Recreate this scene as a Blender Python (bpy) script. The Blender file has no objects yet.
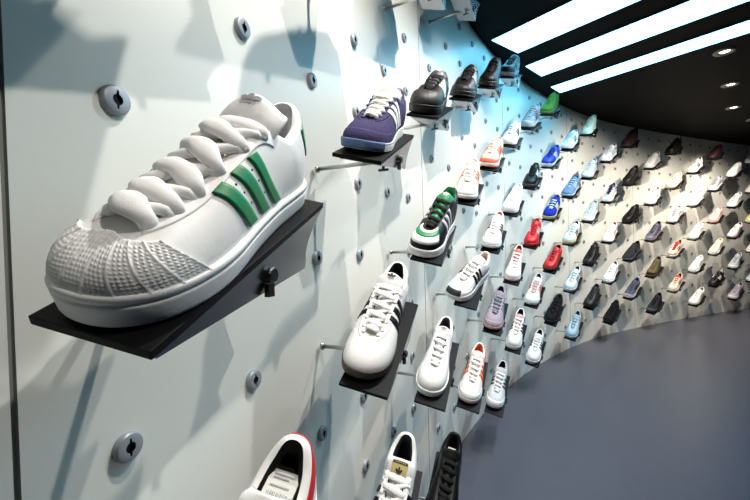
import bpy, bmesh, math, random
import numpy as np
from mathutils import Matrix, Vector
random.seed(7); np.random.seed(7)
scene = bpy.context.scene
COL = scene.collection

# ------------------------------------------------------------------ camera
UNIT = 0.22                 # metres between two sockets of the wall
EYE = 5.27 * UNIT           # camera height
CEIL = EYE + 6.38 * UNIT
PITCH, ROLL, FPX = -0.01422, 0.02756, 369.55
cam_data = bpy.data.cameras.new('camera')
cam_data.sensor_width = 36.0
cam_data.lens = FPX / 750.0 * 36.0
cam_data.clip_start = 0.02
cam = bpy.data.objects.new('camera', cam_data)
COL.objects.link(cam)
_F = Vector((0, math.cos(PITCH), math.sin(PITCH)))
_U = Vector((0, -math.sin(PITCH), math.cos(PITCH)))
_R = Vector((1, 0, 0))
_R2 = math.cos(ROLL) * _R - math.sin(ROLL) * _U
_U2 = math.sin(ROLL) * _R + math.cos(ROLL) * _U
cam.matrix_world = Matrix(((_R2.x, _U2.x, -_F.x, 0), (_R2.y, _U2.y, -_F.y, 0), (_R2.z, _U2.z, -_F.z, EYE), (0, 0, 0, 1)))
scene.camera = cam

# ------------------------------------------------------------------ world, exposure
world = bpy.data.worlds.new('world')
scene.world = world
world.use_nodes = True
world.node_tree.nodes['Background'].inputs[0].default_value = (0.55, 0.75, 0.9, 1)
world.node_tree.nodes['Background'].inputs[1].default_value = 0.015
scene.view_settings.view_transform = 'Standard'
scene.view_settings.look = 'None'
scene.view_settings.gamma = 1.0
scene.view_settings.exposure = 0.18
SPOT_W = 100.0              # ceiling downlights
PANEL_E = 6.8               # ceiling light strips
AISLE_W = 20.0

# ------------------------------------------------------------------ materials
_mats = {}
def mat(name, col, rough=0.5, metal=0.0, bump=0.0, bscale=80.0, emit=None, estr=0.0, var=0.0, coat=0.0, spec=0.5):
    key = (name, tuple(col), rough, metal, bump, bscale, var)
    if key in _mats: return _mats[key]
    m = bpy.data.materials.new(name); m.use_nodes = True
    nt = m.node_tree; b = nt.nodes['Principled BSDF']
    b.inputs['Base Color'].default_value = (*col, 1)
    b.inputs['Roughness'].default_value = rough
    b.inputs['Metallic'].default_value = metal
    b.inputs['Specular IOR Level'].default_value = spec
    if coat: b.inputs['Coat Weight'].default_value = coat
    if emit:
        b.inputs['Emission Color'].default_value = (*emit, 1); b.inputs['Emission Strength'].default_value = estr
    if bump or var:
        tc = nt.nodes.new('ShaderNodeTexCoord')
        nz = nt.nodes.new('ShaderNodeTexNoise'); nz.inputs['Scale'].default_value = bscale; nz.inputs['Detail'].default_value = 4
        nt.links.new(tc.outputs['Object'], nz.inputs['Vector'])
        if bump:
            bp = nt.nodes.new('ShaderNodeBump'); bp.inputs['Strength'].default_value = bump; bp.inputs['Distance'].default_value = 0.003
            nt.links.new(nz.outputs['Fac'], bp.inputs['Height']); nt.links.new(bp.outputs['Normal'], b.inputs['Normal'])
        if var:
            rp = nt.nodes.new('ShaderNodeMapRange'); rp.inputs[3].default_value = 1 - var; rp.inputs[4].default_value = 1 + var
            mx = nt.nodes.new('ShaderNodeMix'); mx.data_type = 'RGBA'; mx.blend_type = 'MULTIPLY'; mx.inputs[0].default_value = 1
            mx.inputs[6].default_value = (*col, 1)
            nt.links.new(nz.outputs['Fac'], rp.inputs[0]); nt.links.new(rp.outputs[0], mx.inputs[7])
            nt.links.new(mx.outputs[2], b.inputs['Base Color'])
    _mats[key] = m
    return m
def srgb(r, g, b):
    f = lambda c: (c / 255 / 12.92) if c / 255 <= 0.04045 else ((c / 255 + 0.055) / 1.055) ** 2.4
    return (f(r), f(g), f(b))
PAL = dict(white=srgb(240, 239, 237), cream=srgb(226, 214, 196), offw=srgb(214, 214, 216), silver=srgb(168, 174, 182), grey=srgb(128, 132, 140),
    dgrey=srgb(62, 64, 70), black=srgb(15, 15, 16), jet=srgb(10, 10, 11), green=srgb(18, 128, 74), lime=srgb(84, 124, 52), mint=srgb(172, 214, 208),
    purple=srgb(68, 63, 100), indigo=srgb(50, 44, 92), blue=srgb(32, 50, 156), royal=srgb(36, 62, 160), navy=srgb(26, 32, 72), steel=srgb(92, 124, 160),
    sky=srgb(160, 186, 200), pale=srgb(206, 217, 224), red=srgb(196, 30, 34), coral=srgb(226, 108, 88), orange=srgb(236, 120, 66), pink=srgb(226, 176, 172),
    peach=srgb(228, 190, 172), lilac=srgb(164, 152, 166), brown=srgb(50, 36, 33), maroon=srgb(42, 22, 25), olive=srgb(104, 92, 68), gold=srgb(204, 182, 120),
    gum=srgb(84, 72, 62), yellow=srgb(206, 200, 120), slate=srgb(78, 84, 104), denim=srgb(112, 136, 176), char=srgb(38, 38, 43))
def leather(c): return mat('leather_' + c, PAL[c], 0.46, 0, 0.07, 160, var=0.03, spec=0.25 if max(PAL[c]) < .06 else 0.45)
def lace(c): return mat('lace_' + c, PAL[c], 0.8, 0, 0.22, 1500, var=0.04, spec=0.25)
def fabric(c): return mat('fabric_' + c, PAL[c], 0.85, 0, 0.4, 700, var=0.12, spec=0.25)
def suede(c): return mat('suede_' + c, PAL[c], 0.95, 0, 0.6, 260, var=0.22, spec=0.15)
def rubber(c): return mat('rubber_' + c, PAL[c], 0.55, 0, 0.08, 300)

M_WALL = mat('painted_wall', srgb(226, 228, 222), 0.38, 0, 0.02, 6, var=0.015)
M_GROOVE = mat('panel_joint', srgb(150, 152, 146), 0.6)
M_FLOOR = mat('slate_floor', srgb(76, 77, 89), 0.3, 0, 0.06, 9, var=0.08)
M_CEIL = mat('black_ceiling', (0.0022, 0.0022, 0.0028), 0.6, spec=0.06)
M_PLATE = mat('black_shelf', (0.005, 0.005, 0.006), 0.5, 0, 0.05, 300, spec=0.12)
M_STEEL = mat('brushed_steel', (0.22, 0.23, 0.24), 0.24, 1.0, 0.03, 200)
M_ROD = mat('satin_rod', (0.55, 0.55, 0.53), 0.35, 1.0)
M_SOCK = mat('grey_socket', (0.32, 0.35, 0.39), 0.42, 0.3, 0.05, 300)
M_HOLE = mat('dark_keyhole', (0.006, 0.006, 0.007), 0.7)
M_SCREW = mat('dark_screw', (0.07, 0.07, 0.075), 0.4, 0.9)
M_STRIP = mat('light_strip', (0.9, 0.95, 1), 0.5, emit=(0.18, 0.68, 1.0), estr=PANEL_E)
M_LAMP = mat('lamp_lens', (1, 0.95, 0.9), 0.5, emit=(1.0, 0.82, 0.62), estr=12.0)
M_RING = mat('lamp_ring', (0.22, 0.21, 0.20), 0.35, 0.7)
M_LABELW = mat('paper_label', srgb(214, 214, 206), 0.6)
M_INK = mat('ink', (0.03, 0.03, 0.035), 0.6)
M_INKG = mat('grey_ink', srgb(150, 152, 158), 0.6)
M_GOLD = mat('gold_label', srgb(206, 186, 122), 0.5)

# ------------------------------------------------------------------ mesh helpers
def new_obj(name, verts, faces, material, parent=None, smooth=True, mats=None, fm=None):
    me = bpy.data.meshes.new(name)
    me.from_pydata([tuple(map(float, v)) for v in verts], [], [tuple(map(int, f)) for f in faces])
    if mats:
        for mm in mats: me.materials.append(mm)
        me.polygons.foreach_set('material_index', fm)
    else:
        me.materials.append(material)
    bm = bmesh.new(); bm.from_mesh(me); bmesh.ops.recalc_face_normals(bm, faces=bm.faces); bm.to_mesh(me); bm.free()
    me.polygons.foreach_set('use_smooth', [smooth] * len(me.polygons))
    me.update()
    o = bpy.data.objects.new(name, me); COL.objects.link(o)
    if parent: o.parent = parent
    return o
def grid_faces(na, nb, wa=False, wb=False, base=0):
    f = []
    for i in range(na if wa else na - 1):
        for j in range(nb if wb else nb - 1):
            i2, j2 = (i + 1) % na, (j + 1) % nb
            f.append((base + i * nb + j, base + i2 * nb + j, base + i2 * nb + j2, base + i * nb + j2))
    return f
class Geo:
    def __init__(s): s.v = []; s.f = []; s.m = []
    def add(s, v, f, m=0):
        b = len(s.v); s.v += [tuple(x) for x in v]; s.f += [tuple(i + b for i in q) for q in f]; s.m += [m] * len(f)
    def box(s, c, h, R=None, m=0):
        v = np.array([[x, y, z] for x in (-1, 1) for y in (-1, 1) for z in (-1, 1)]) * np.array(h)
        if R is not None: v = v @ np.array(R).T
        s.add(v + np.array(c), [(0, 1, 3, 2), (4, 6, 7, 5), (0, 4, 5, 1), (2, 3, 7, 6), (0, 2, 6, 4), (1, 5, 7, 3)], m)
    def cyl(s, a, b, r, n=16, m=0, r2=None, bev=0.0):
        a, b = np.array(a, float), np.array(b, float); d = b - a; L = np.linalg.norm(d); d /= L
        t = np.array([1, 0, 0]) if abs(d[0]) < 0.8 else np.array([0, 1, 0])
        e = np.cross(d, t); e /= np.linalg.norm(e); g = np.cross(d, e)
        r2 = r if r2 is None else r2
        rings = [(0, r - bev), (bev, r), (L - bev, r2), (L, r2 - bev)] if bev else [(0, r), (L, r2)]
        v = []
        for h, q in rings:
            for k in range(n):
                w = 2 * math.pi * k / n
                v.append(a + d * h + (e * math.cos(w) + g * math.sin(w)) * q)
        f = grid_faces(len(rings), n, False, True)
        f += [tuple(range(n)), tuple(range((len(rings) - 1) * n, len(rings) * n))]
        s.add(v, f, m)
    def build(s, name, mats, parent=None, smooth=False):
        if not isinstance(mats, (list, tuple)): mats = [mats]
        return new_obj(name, s.v, s.f, None, parent, smooth, mats, s.m)
def empty(name, loc, M3=None):
    o = bpy.data.objects.new(name, None); COL.objects.link(o)
    mw = Matrix.Identity(4)
    if M3 is not None:
        for i in range(3):
            for j in range(3): mw[i][j] = float(M3[i][j])
    mw.translation = Vector([float(x) for x in loc])
    o.matrix_world = mw; o.empty_display_size = 0.03
    return o
def tag(o, label, cat, group=None, kind=None):
    o['label'] = label; o['category'] = cat
    if group: o['group'] = group
    if kind: o['kind'] = kind
def crs(P, u, periodic=True):
    """Catmull-Rom through the rows of P at float indices u"""
    P = np.asarray(P, float); n = len(P); u = np.asarray(u, float)
    i = np.floor(u).astype(int); t = (u - i)[..., None] if P.ndim > 1 else (u - i)
    ix = (lambda k: k % n) if periodic else (lambda k: np.clip(k, 0, n - 1))
    a, b, c, d = P[ix(i - 1)], P[ix(i)], P[ix(i + 1)], P[ix(i + 2)]
    return 0.5 * (2 * b + (c - a) * t + (2 * a - 5 * b + 4 * c - d) * t ** 2 + (3 * b - a - 3 * c + d) * t ** 3)
def sweep(geo, pts, w, h, n=8, up=(0, 0, 1), m=0):
    """tube of elliptical section (w across, h along up) along points; w, h may vary"""
    pts = np.array(pts, float); k = len(pts)
    w = np.broadcast_to(np.array(w, float), (k,)); h = np.broadcast_to(np.array(h, float), (k,))
    tn = np.gradient(pts, axis=0); tn /= np.linalg.norm(tn, axis=1)[:, None] + 1e-12
    up = np.broadcast_to(np.array(up, float), (k, 3))
    sd = np.cross(tn, up); sd /= np.linalg.norm(sd, axis=1)[:, None] + 1e-12
    uu = np.cross(sd, tn)
    v = []
    for a in range(k):
        for q in range(n):
            ang = 2 * math.pi * q / n
            v.append(pts[a] + sd[a] * math.cos(ang) * w[a] / 2 + uu[a] * math.sin(ang) * h[a] / 2)
    f = grid_faces(k, n, False, True) + [tuple(range(n)), tuple(range((k - 1) * n, k * n))]
    geo.add(v, f, m)

# ------------------------------------------------------------------ plan of the curved wall
P0 = np.array([-1.47835, 2.13354]); STEP = 1.10717
KN = [0, 6, 10, 14, 18, 22, 27, 33, 46]
TH = [0.34571, 0.50792, 0.62526, 0.78225, 0.89689, 1.08289, 1.15721, 1.19188, 1.235]
S0, S1, DS = -9.0, 44.0, 0.125
_s = np.arange(S0, S1 + 1e-6, DS)
_th = np.interp(_s, KN, TH)
_st = np.stack([np.sin(_th), np.cos(_th)], 1) * STEP * DS
_pl = np.vstack([[0, 0], np.cumsum((_st[1:] + _st[:-1]) / 2, 0)])
_i0 = int(round(-S0 / DS))
_pl = (_pl - _pl[_i0] + P0) * UNIT
def wall_at(s):
    x = np.interp(s, _s, _pl[:, 0]); y = np.interp(s, _s, _pl[:, 1]); t = float(np.interp(s, _s, _th))
    return np.array([x, y]), t
SHIFT = {4: -.06, 5: -.2, 6: .05, 7: .1, 8: .08, 9: .05}
Z0 = -0.13246
def socket_pos(i, j):
    p, t = wall_at(i + SHIFT.get(i, 0))
    d = np.array([math.sin(t), math.cos(t), 0]); n = np.array([math.cos(t), -math.sin(t), 0])
    return np.array([p[0], p[1], EYE + (Z0 - j) * UNIT]), d, n

# ------------------------------------------------------------------ large area: light strips in the ceiling
def d3(x, y, z): return np.array([x * UNIT, y * UNIT, z])
STRIPS = [((3.84, 11.76), (5.02, 12.62), 'widest white light strip in the black ceiling, closest to the top edge of the wall'),
          ((5.64, 13.56), (6.64, 14.44), 'middle one of the three white light strips in the black ceiling'),
          ((7.46, 15.44), (8.20, 16.10), 'narrowest white light strip in the black ceiling, beside the round downlights')]
sdir = np.array([0.655, -0.756])
for a, b, lab in STRIPS:
    a, b = np.array(a), np.array(b); L = 11.0
    g = Geo()
    q = [a, b, b + sdir * L, a + sdir * L]
    v = [d3(*c, CEIL - 0.006) for c in q] + [d3(*c, CEIL + 0.03) for c in q]
    fs = [(0, 1, 2, 3), (4, 7, 6, 5), (0, 4, 5, 1), (1, 5, 6, 2), (2, 6, 7, 3), (3, 7, 4, 0)]
    r = empty('ceiling_light_strip', d3(*((a + b) / 2), CEIL))
    r_off = np.array(r.matrix_world.translation)
    g.add([x - r_off for x in v], fs)
    g.build('diffuser', M_STRIP, r)
    tag(r, lab, 'ceiling light', 'light strips in the black ceiling')
    g = Geo()
    for e0, e1 in ((q[0], q[3]), (q[1], q[2]), (q[0], q[1])):
        c0, c1 = d3(*e0, CEIL - 0.002) - r_off, d3(*e1, CEIL - 0.002) - r_off
        sweep(g, np.linspace(c0, c1, 3), 0.012, 0.014, 4)
    g.build('edge_frame', M_CEIL, r)

# ------------------------------------------------------------------ structure
def struct(o): o['kind'] = 'structure'; return o
def build_wall():
    v = []; f = []; fm = []
    cols = []
    joints = [-0.455 + 6 * k for k in range(-1, 8)]
    ss = sorted(set([round(float(x), 4) for x in _s[::2]]))
    prof = []          # (s, depth, mat)
    for s in ss:
        if any(abs(s - j) < 0.06 for j in joints): continue
        prof.append((s, 0.0, 0))
    for j in joints:
        prof += [(j - 0.012, 0.0, 1), (j - 0.0119, -0.006, 1), (j + 0.0119, -0.006, 1), (j + 0.012, 0.0, 0)]
    prof.sort()
    zs = [0.0, CEIL]
    n = len(prof)
    for s, dep, m in prof:
        p, t = wall_at(s); nn = np.array([math.cos(t), -math.sin(t)])
        for z in zs: v.append((*(p + nn * dep), z))
    for s, dep, m in prof:
        p, t = wall_at(s); nn = np.array([math.cos(t), -math.sin(t)])
        for z in zs: v.append((*(p - nn * 0.06), z))
    for i in range(n - 1):
        f.append((2 * i, 2 * i + 1, 2 * i + 3, 2 * i + 2)); fm.append(prof[i][2])
        b = 2 * n
        f.append((b + 2 * i, b + 2 * i + 2, b + 2 * i + 3, b + 2 * i + 1)); fm.append(0)
        f.append((2 * i + 1, b + 2 * i + 1, b + 2 * i + 3, 2 * i + 3)); fm.append(0)
        f.append((2 * i, 2 * i + 2, b + 2 * i + 2, b + 2 * i)); fm.append(0)
    f += [(0, 2 * n, 2 * n + 1, 1), (2 * n - 2, 2 * n - 1, 4 * n - 1, 4 * n - 2)]; fm += [0, 0]
    return struct(new_obj('wall_left', v, f, None, None, False, [M_WALL, M_GROOVE], fm))
build_wall()
X0, X1, Y0, Y1 = -3.0, 8.6, -3.2, 8.2
g = Geo(); g.box(((X0 + X1) / 2, (Y0 + Y1) / 2, -0.05), ((X1 - X0) / 2, (Y1 - Y0) / 2, 0.05)); struct(g.build('floor', M_FLOOR))
g = Geo(); g.box(((X0 + X1) / 2, (Y0 + Y1) / 2, CEIL + 0.06), ((X1 - X0) / 2, (Y1 - Y0) / 2, 0.06)); struct(g.build('ceiling', M_CEIL))
M_DARKW = mat('dark_wall', srgb(40, 42, 48), 0.6)
g = Geo(); g.box((X1 + 0.05, (Y0 + Y1) / 2, CEIL / 2), (0.05, (Y1 - Y0) / 2, CEIL / 2)); struct(g.build('wall_right', M_DARKW))
g = Geo(); g.box(((X0 + X1) / 2, Y0 - 0.05, CEIL / 2), ((X1 - X0) / 2, 0.05, CEIL / 2)); struct(g.build('wall_back', M_DARKW))

# ------------------------------------------------------------------ ceiling downlights
def downlight(x, y, label, aim, power, size=48, warm=(1.0, 0.90, 0.76)):
    r = empty('ceiling_downlight', (x, y, CEIL))
    n = 28; g = Geo(); v = []
    for rad, z in ((0.026, 0.012), (0.032, -0.001), (0.042, -0.008), (0.064, -0.007), (0.070, 0.0), (0.070, 0.01)):
        for k in range(n):
            a = 2 * math.pi * k / n; v.append((rad * math.cos(a), rad * math.sin(a), z))
    g.add(v, grid_faces(6, n, False, True)); g.build('rim', M_RING, r, True)
    g = Geo(); g.cyl((0, 0, 0.006), (0, 0, 0.000), 0.031, 20); g.build('lens', M_LAMP, r)
    L = bpy.data.lights.new('downlight_lamp', 'SPOT'); L.energy = power; L.color = warm
    L.spot_size = math.radians(size); L.spot_blend = 1.0; L.shadow_soft_size = 0.018
    o = bpy.data.objects.new('downlight_lamp', L); COL.objects.link(o); o.parent = r
    d = Vector((float(aim[0] - x), float(aim[1] - y), float(aim[2] - CEIL + 0.02)))
    o.location = (0, 0, -0.02); o.rotation_euler = d.to_track_quat('-Z', 'Y').to_euler()
    tag(r, label, 'downlight', 'round downlights in the ceiling')
LAMPS = [  # plan position in units, aim socket column, row, power share, warmth
    (12.35, 12.95, 19, 1.8, 1.5, 1, 'round downlight in the ceiling, the largest looking and highest of the three'),
    (15.27, 15.77, 24, 3.8, 1.1, 1, 'round downlight in the ceiling between the larger looking and the smaller looking one'),
    (18.15, 18.60, 29, 4, 1.1, 1, 'round downlight in the ceiling, lowest and farthest of the three'),
    (21.2, 20.6, 33, 5.0, 1.3, 1, 'round ceiling downlight beyond the three in view'),
    (8.9, 9.4, 13, 2.5, 1.0, 0, 'round ceiling downlight between the light strips and the camera'),
    (5.6, 7.7, 8, 2.2, 0.9, 0, 'round ceiling downlight over the aisle by the black sneakers'),
    (3.9, 4.7, 4.5, 1.4, 0.82, 0, 'round ceiling downlight over the aisle by the purple sneaker'),
    (1.75, 3.25, 1.0, 1.2, 0.72, 0, 'round ceiling downlight over the nearest green striped sneaker'),
    (4.2, -0.9, 0.3, 0.6, 0.55, 0, 'round ceiling downlight behind the camera')]
for x, y, ci, cj, pw, wm, lab in LAMPS:
    p, d, n = socket_pos(ci, cj)
    downlight(x * UNIT, y * UNIT, lab, p, SPOT_W * pw, 108 if wm else 104, (1.0, 0.87, 0.72) if wm else (1.0, 0.955, 0.89))

# ------------------------------------------------------------------ wall sockets
def socket_geo(n=24, R=0.0185, T=0.009, hole=True):
    """local: x out of the wall, y along, z up"""
    g = Geo()
    ang = [2 * math.pi * k / n for k in range(n)]
    rings = [(R, 0.0), (R, T * 0.6), (R * 0.93, T * 0.9), (R * 0.86, T)]
    v = []
    for r, x in rings: v += [(x, r * math.cos(a), r * math.sin(a)) for a in ang]
    def kr(a):
        c, s = abs(math.cos(a)), abs(math.sin(a)); w = 0.0016
        slot = min(w / max(c, 1e-6), 0.0115) if s > 0.9 else 0
        return max(0.0066, slot)
    v += [(T, kr(a) * math.cos(a), kr(a) * math.sin(a)) for a in ang]
    g.add(v, grid_faces(5, n, False, True))
    k = Geo()
    v = [(T - 0.0001, kr(a) * math.cos(a), kr(a) * math.sin(a)) for a in ang] + [(T - 0.005, kr(a) * math.cos(a), kr(a) * math.sin(a)) for a in ang]
    k.add(v, grid_faces(2, n, False, True) + [tuple(range(n, 2 * n))])
    return g, k
SOCK_HI = SOCK_LO = None
def place_socket(i, j, label, group, hi):
    global SOCK_HI, SOCK_LO
    p, d, n = socket_pos(i, j)
    R = np.stack([n, d, [0, 0, 1]], 1)
    if hi:
        r = empty('wall_socket', p, R)
        if SOCK_HI is None:
            g, k = socket_geo(64)
            a = g.build('rim', M_SOCK, r, True); b = k.build('keyhole', M_HOLE, r); SOCK_HI = (a, b)
        else:
            for q in SOCK_HI:
                c = q.copy(); c.parent = r; COL.objects.link(c)
    else:
        if SOCK_LO is None:
            g, k = socket_geo(20); g.add(k.v, k.f, 1)
            r = g.build('wall_socket', [M_SOCK, M_HOLE], None, False); SOCK_LO = r
        else:
            r = SOCK_LO.copy(); COL.objects.link(r)
        M4 = Matrix.Identity(4)
        for a in range(3):
            for b in range(3): M4[a][b] = float(R[a][b])
        M4.translation = Vector(p.tolist()); r.matrix_world = M4
    tag(r, label, 'wall socket', group)

# ------------------------------------------------------------------ display shelves
TILT, SROLL, SYAW = 0.41165, 0.26418, -0.07531
SW, SL, OX, OZ, OD = 0.44451 * UNIT, 1.44503 * UNIT, 0.84731 * UNIT, 0.17454 * UNIT, -0.08693 * UNIT
PT = 0.0075
def shelf_frame(i, j):
    p, d, n = socket_pos(i, j); u = np.array([0, 0, 1.0])
    c = p + n * OX + u * OZ + d * OD
    d1 = d * math.cos(SYAW) + n * math.sin(SYAW); n1 = n * math.cos(SYAW) - d * math.sin(SYAW)
    d2 = d1 * math.cos(TILT) + u * math.sin(TILT); u2 = u * math.cos(TILT) - d1 * math.sin(TILT)
    n3 = n1 * math.cos(SROLL) - u2 * math.sin(SROLL); u3 = u2 * math.cos(SROLL) + n1 * math.sin(SROLL)
    return c, np.stack([n3, d2, u3], 1), p, d, n
SHELF_PROTO = None
def bevel_box(h, b):
    bm = bmesh.new(); bmesh.ops.create_cube(bm, size=1)
    bmesh.ops.scale(bm, vec=[2 * x for x in h], verts=bm.verts)
    bmesh.ops.bevel(bm, geom=bm.edges[:], offset=b, segments=2, profile=0.7, affect='EDGES')
    return bm
def build_shelf_parts(r, c, R, p, d, n):
    """parts in the shelf's own frame (x outward, y back, z up; origin at plate top centre)"""
    bm = bevel_box((SW / 2, SL / 2, PT / 2), 0.0012)
    bmesh.ops.translate(bm, vec=(0, 0, -PT / 2), verts=bm.verts)
    me = bpy.data.meshes.new('plate'); bm.to_mesh(me); bm.free(); me.materials.append(M_PLATE)
    o = bpy.data.objects.new('plate', me); COL.objects.link(o); o.parent = r
    # folded sheet bracket: a floor sheet falling away below the plate and an outer side cheek
    g = Geo(); th = 0.0016
    y0, y1 = -SL / 2 + 0.004, SL / 2 - 0.055
    drop = lambda y: (y - y0) * 0.26 + 0.0005
    ys = np.linspace(y0, y1, 10)
    xi, xo = -SW / 2 + 0.014, SW / 2 - 0.002
    z = lambda y: -PT - drop(y)
    v = []
    for y in ys:
        v += [(xi, y, z(y)), (xo, y, z(y)), (xi, y, z(y) - th), (xo, y, z(y) - th)]
    f = []
    for k in range(len(ys) - 1):
        a, b = 4 * k, 4 * k + 4
        f += [(a, a + 1, b + 1, b), (a + 2, b + 2, b + 3, a + 3), (a, b, b + 2, a + 2), (a + 1, a + 3, b + 3, b + 1)]
    f += [(0, 2, 3, 1), (len(v) - 4, len(v) - 3, len(v) - 1, len(v) - 2)]
    g.add(v, f)
    # cheek outline in y,z with a concave rear edge
    top = [(y, -PT - 0.0002) for y in np.linspace(y0, SL / 2 - 0.004, 10)]
    yb, zb = y1, z(y1) - th
    rear = []
    for t in np.linspace(0, 1, 9)[1:-1]:
        ya = SL / 2 - 0.004; za = -PT
        cy, cz = yb - 0.012, za - 0.030
        rear.append(((1 - t) ** 2 * ya + 2 * t * (1 - t) * cy + t * t * yb, (1 - t) ** 2 * za + 2 * t * (1 - t) * cz + t * t * (zb + 0.012)))
    out = top + rear + [(yb, zb + 0.012), (yb - 0.002, zb)] + [(y, z(y) - th) for y in np.linspace(yb - 0.01, y0, 8)]
    m = len(out)
    v = [(xo, a, b) for a, b in out] + [(xo + th, a, b) for a, b in out]
    f = [tuple(range(m)), tuple(range(m, 2 * m))] + [(k, (k + 1) % m, m + (k + 1) % m, m + k) for k in range(m)]
    g.add(v, f)
    g.build('bracket', M_STEEL, r)
    # rod to the wall (its axis is the wall's normal), collar, bolt and thumb screw
    Ri = R.T
    loc = lambda w: Ri @ (np.array(w) - c)
    # rod passes just under the bracket sheet
    a = loc(p + n * 0.0085); 
    b0 = loc(p + n * OX); e0 = Ri @ n; b = b0 + e0 * ((xo + th + 0.001 - b0[0]) / e0[0])
    g = Geo(); g.cyl(a, b, 0.0052, 14)
    dd = (b - a) / np.linalg.norm(b - a)
    g.cyl(a, a + dd * 0.006, 0.009, 16)
    g.build('rod', M_ROD, r, True)
    g = Geo(); g.cyl(b - dd * 0.004, b + dd * 0.007, 0.0085, 14, bev=0.0015); g.build('bolt', M_STEEL, r)
    up = Ri @ np.array([0, 0, 1.0]); al = Ri @ d
    q = b - dd * 0.006
    g = Geo(); g.box(q - up * 0.016 + dd * 0.006, (0.003, 0.005, 0.007), np.stack([dd, al, up], 1)); g.build('lock_block', M_SCREW, r)
    q = b - dd * 0.038
    g = Geo(); g.cyl(q, q - up * 0.020, 0.0035, 10); g.cyl(q - up * 0.020 - dd * 0.012, q - up * 0.020 + dd * 0.012, 0.003, 10)
    g.cyl(q + up * 0.004, q - up * 0.007, 0.0085, 12, bev=0.001)
    g.build('thumb_screw', M_SCREW, r, True)
def place_shelf(i, j, label, group):
    global SHELF_PROTO
    c, R, p, d, n = shelf_frame(i, j)
    r = empty('display_shelf', c, R)
    if SHELF_PROTO is None:
        build_shelf_parts(r, c, R, p, d, n); SHELF_PROTO = r
    else:
        for ch in list(SHELF_PROTO.children):
            q = ch.copy(); q.parent = r; COL.objects.link(q)
    tag(r, label, 'display shelf', group)
    return c, R

# ------------------------------------------------------------------ sneakers
LEN = 0.296
# control rows round the foot: 0 heel, 1-9 outer side, 10 toe, 11-19 wall side
_S = np.array([(0, .1475), (.020, .1415), (.0325, .117), (.035, .082), (.036, .045), (.0415, -.005), (.0495, -.055), (.0495, -.09), (.041, -.122), (.022, -.142),
     (-.003, -.1475), (-.027, -.140), (-.042, -.117), (-.047, -.085), (-.0455, -.05), (-.036, 0), (-.032, .045), (-.033, .082), (-.0315, .117), (-.020, .1415)])
_T = np.array([(0, .140, .108), (.0165, .134, .104), (.0275, .112, .090), (.0315, .084, .080), (.030, .058, .088), (.0235, .033, .099), (.018, .000, .0875), (.0145, -.032, .0755),
     (.0115, -.055, .068), (.0065, -.0645, .065), (0, -.0665, .064)])
def make_T(st):
    T = _T.copy()
    T[:, 2] *= st.get('hs', 1.0)
    if st.get('tfwd'): T[6:, 1] -= np.array([.3, .7, 1, 1, 1]) * st['tfwd']
    if st.get('collar'): T[1:5, 2] += st['collar']; T[0, 2] += st['collar'] * 0.8; T[5, 2] += st['collar'] * .6
    if st.get('tfront'): T[7:, 2] += st['tfront']; T[6, 2] += st['tfront'] * .5
    M = T[1:10][::-1].copy(); M[:, 0] *= -1
    return np.vstack([T, M])
STYLES = {
 'shell': dict(hs=1.03, toe_h=.017, toe_m=.034, toe_dz=-.006, sole_h=.028, sole_t=.025, spring=.003, flare=.0028, tfwd=.022, tfront=-.008, tw=1.18, tz=.004, sv=-.08),
 'court': dict(hs=1.0, toe_h=.030, toe_m=.052, toe_dz=.003, sole_h=.027, sole_t=.024, spring=.004, flare=.0025),
 'retro': dict(hs=.95, toe_h=.019, toe_m=.046, toe_dz=-.004, sole_h=.026, sole_t=.017, spring=.010, flare=.0005, tfront=-.002),
 'runner': dict(hs=1.04, toe_h=.020, toe_m=.050, toe_dz=-.005, sole_h=.036, sole_t=.022, spring=.011, flare=.004, tfront=-.001, two=True),
 'mid': dict(hs=1.08, toe_h=.026, toe_m=.052, toe_dz=.000, sole_h=.032, sole_t=.024, spring=.006, flare=.003, collar=.020, two=True),
}
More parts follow.
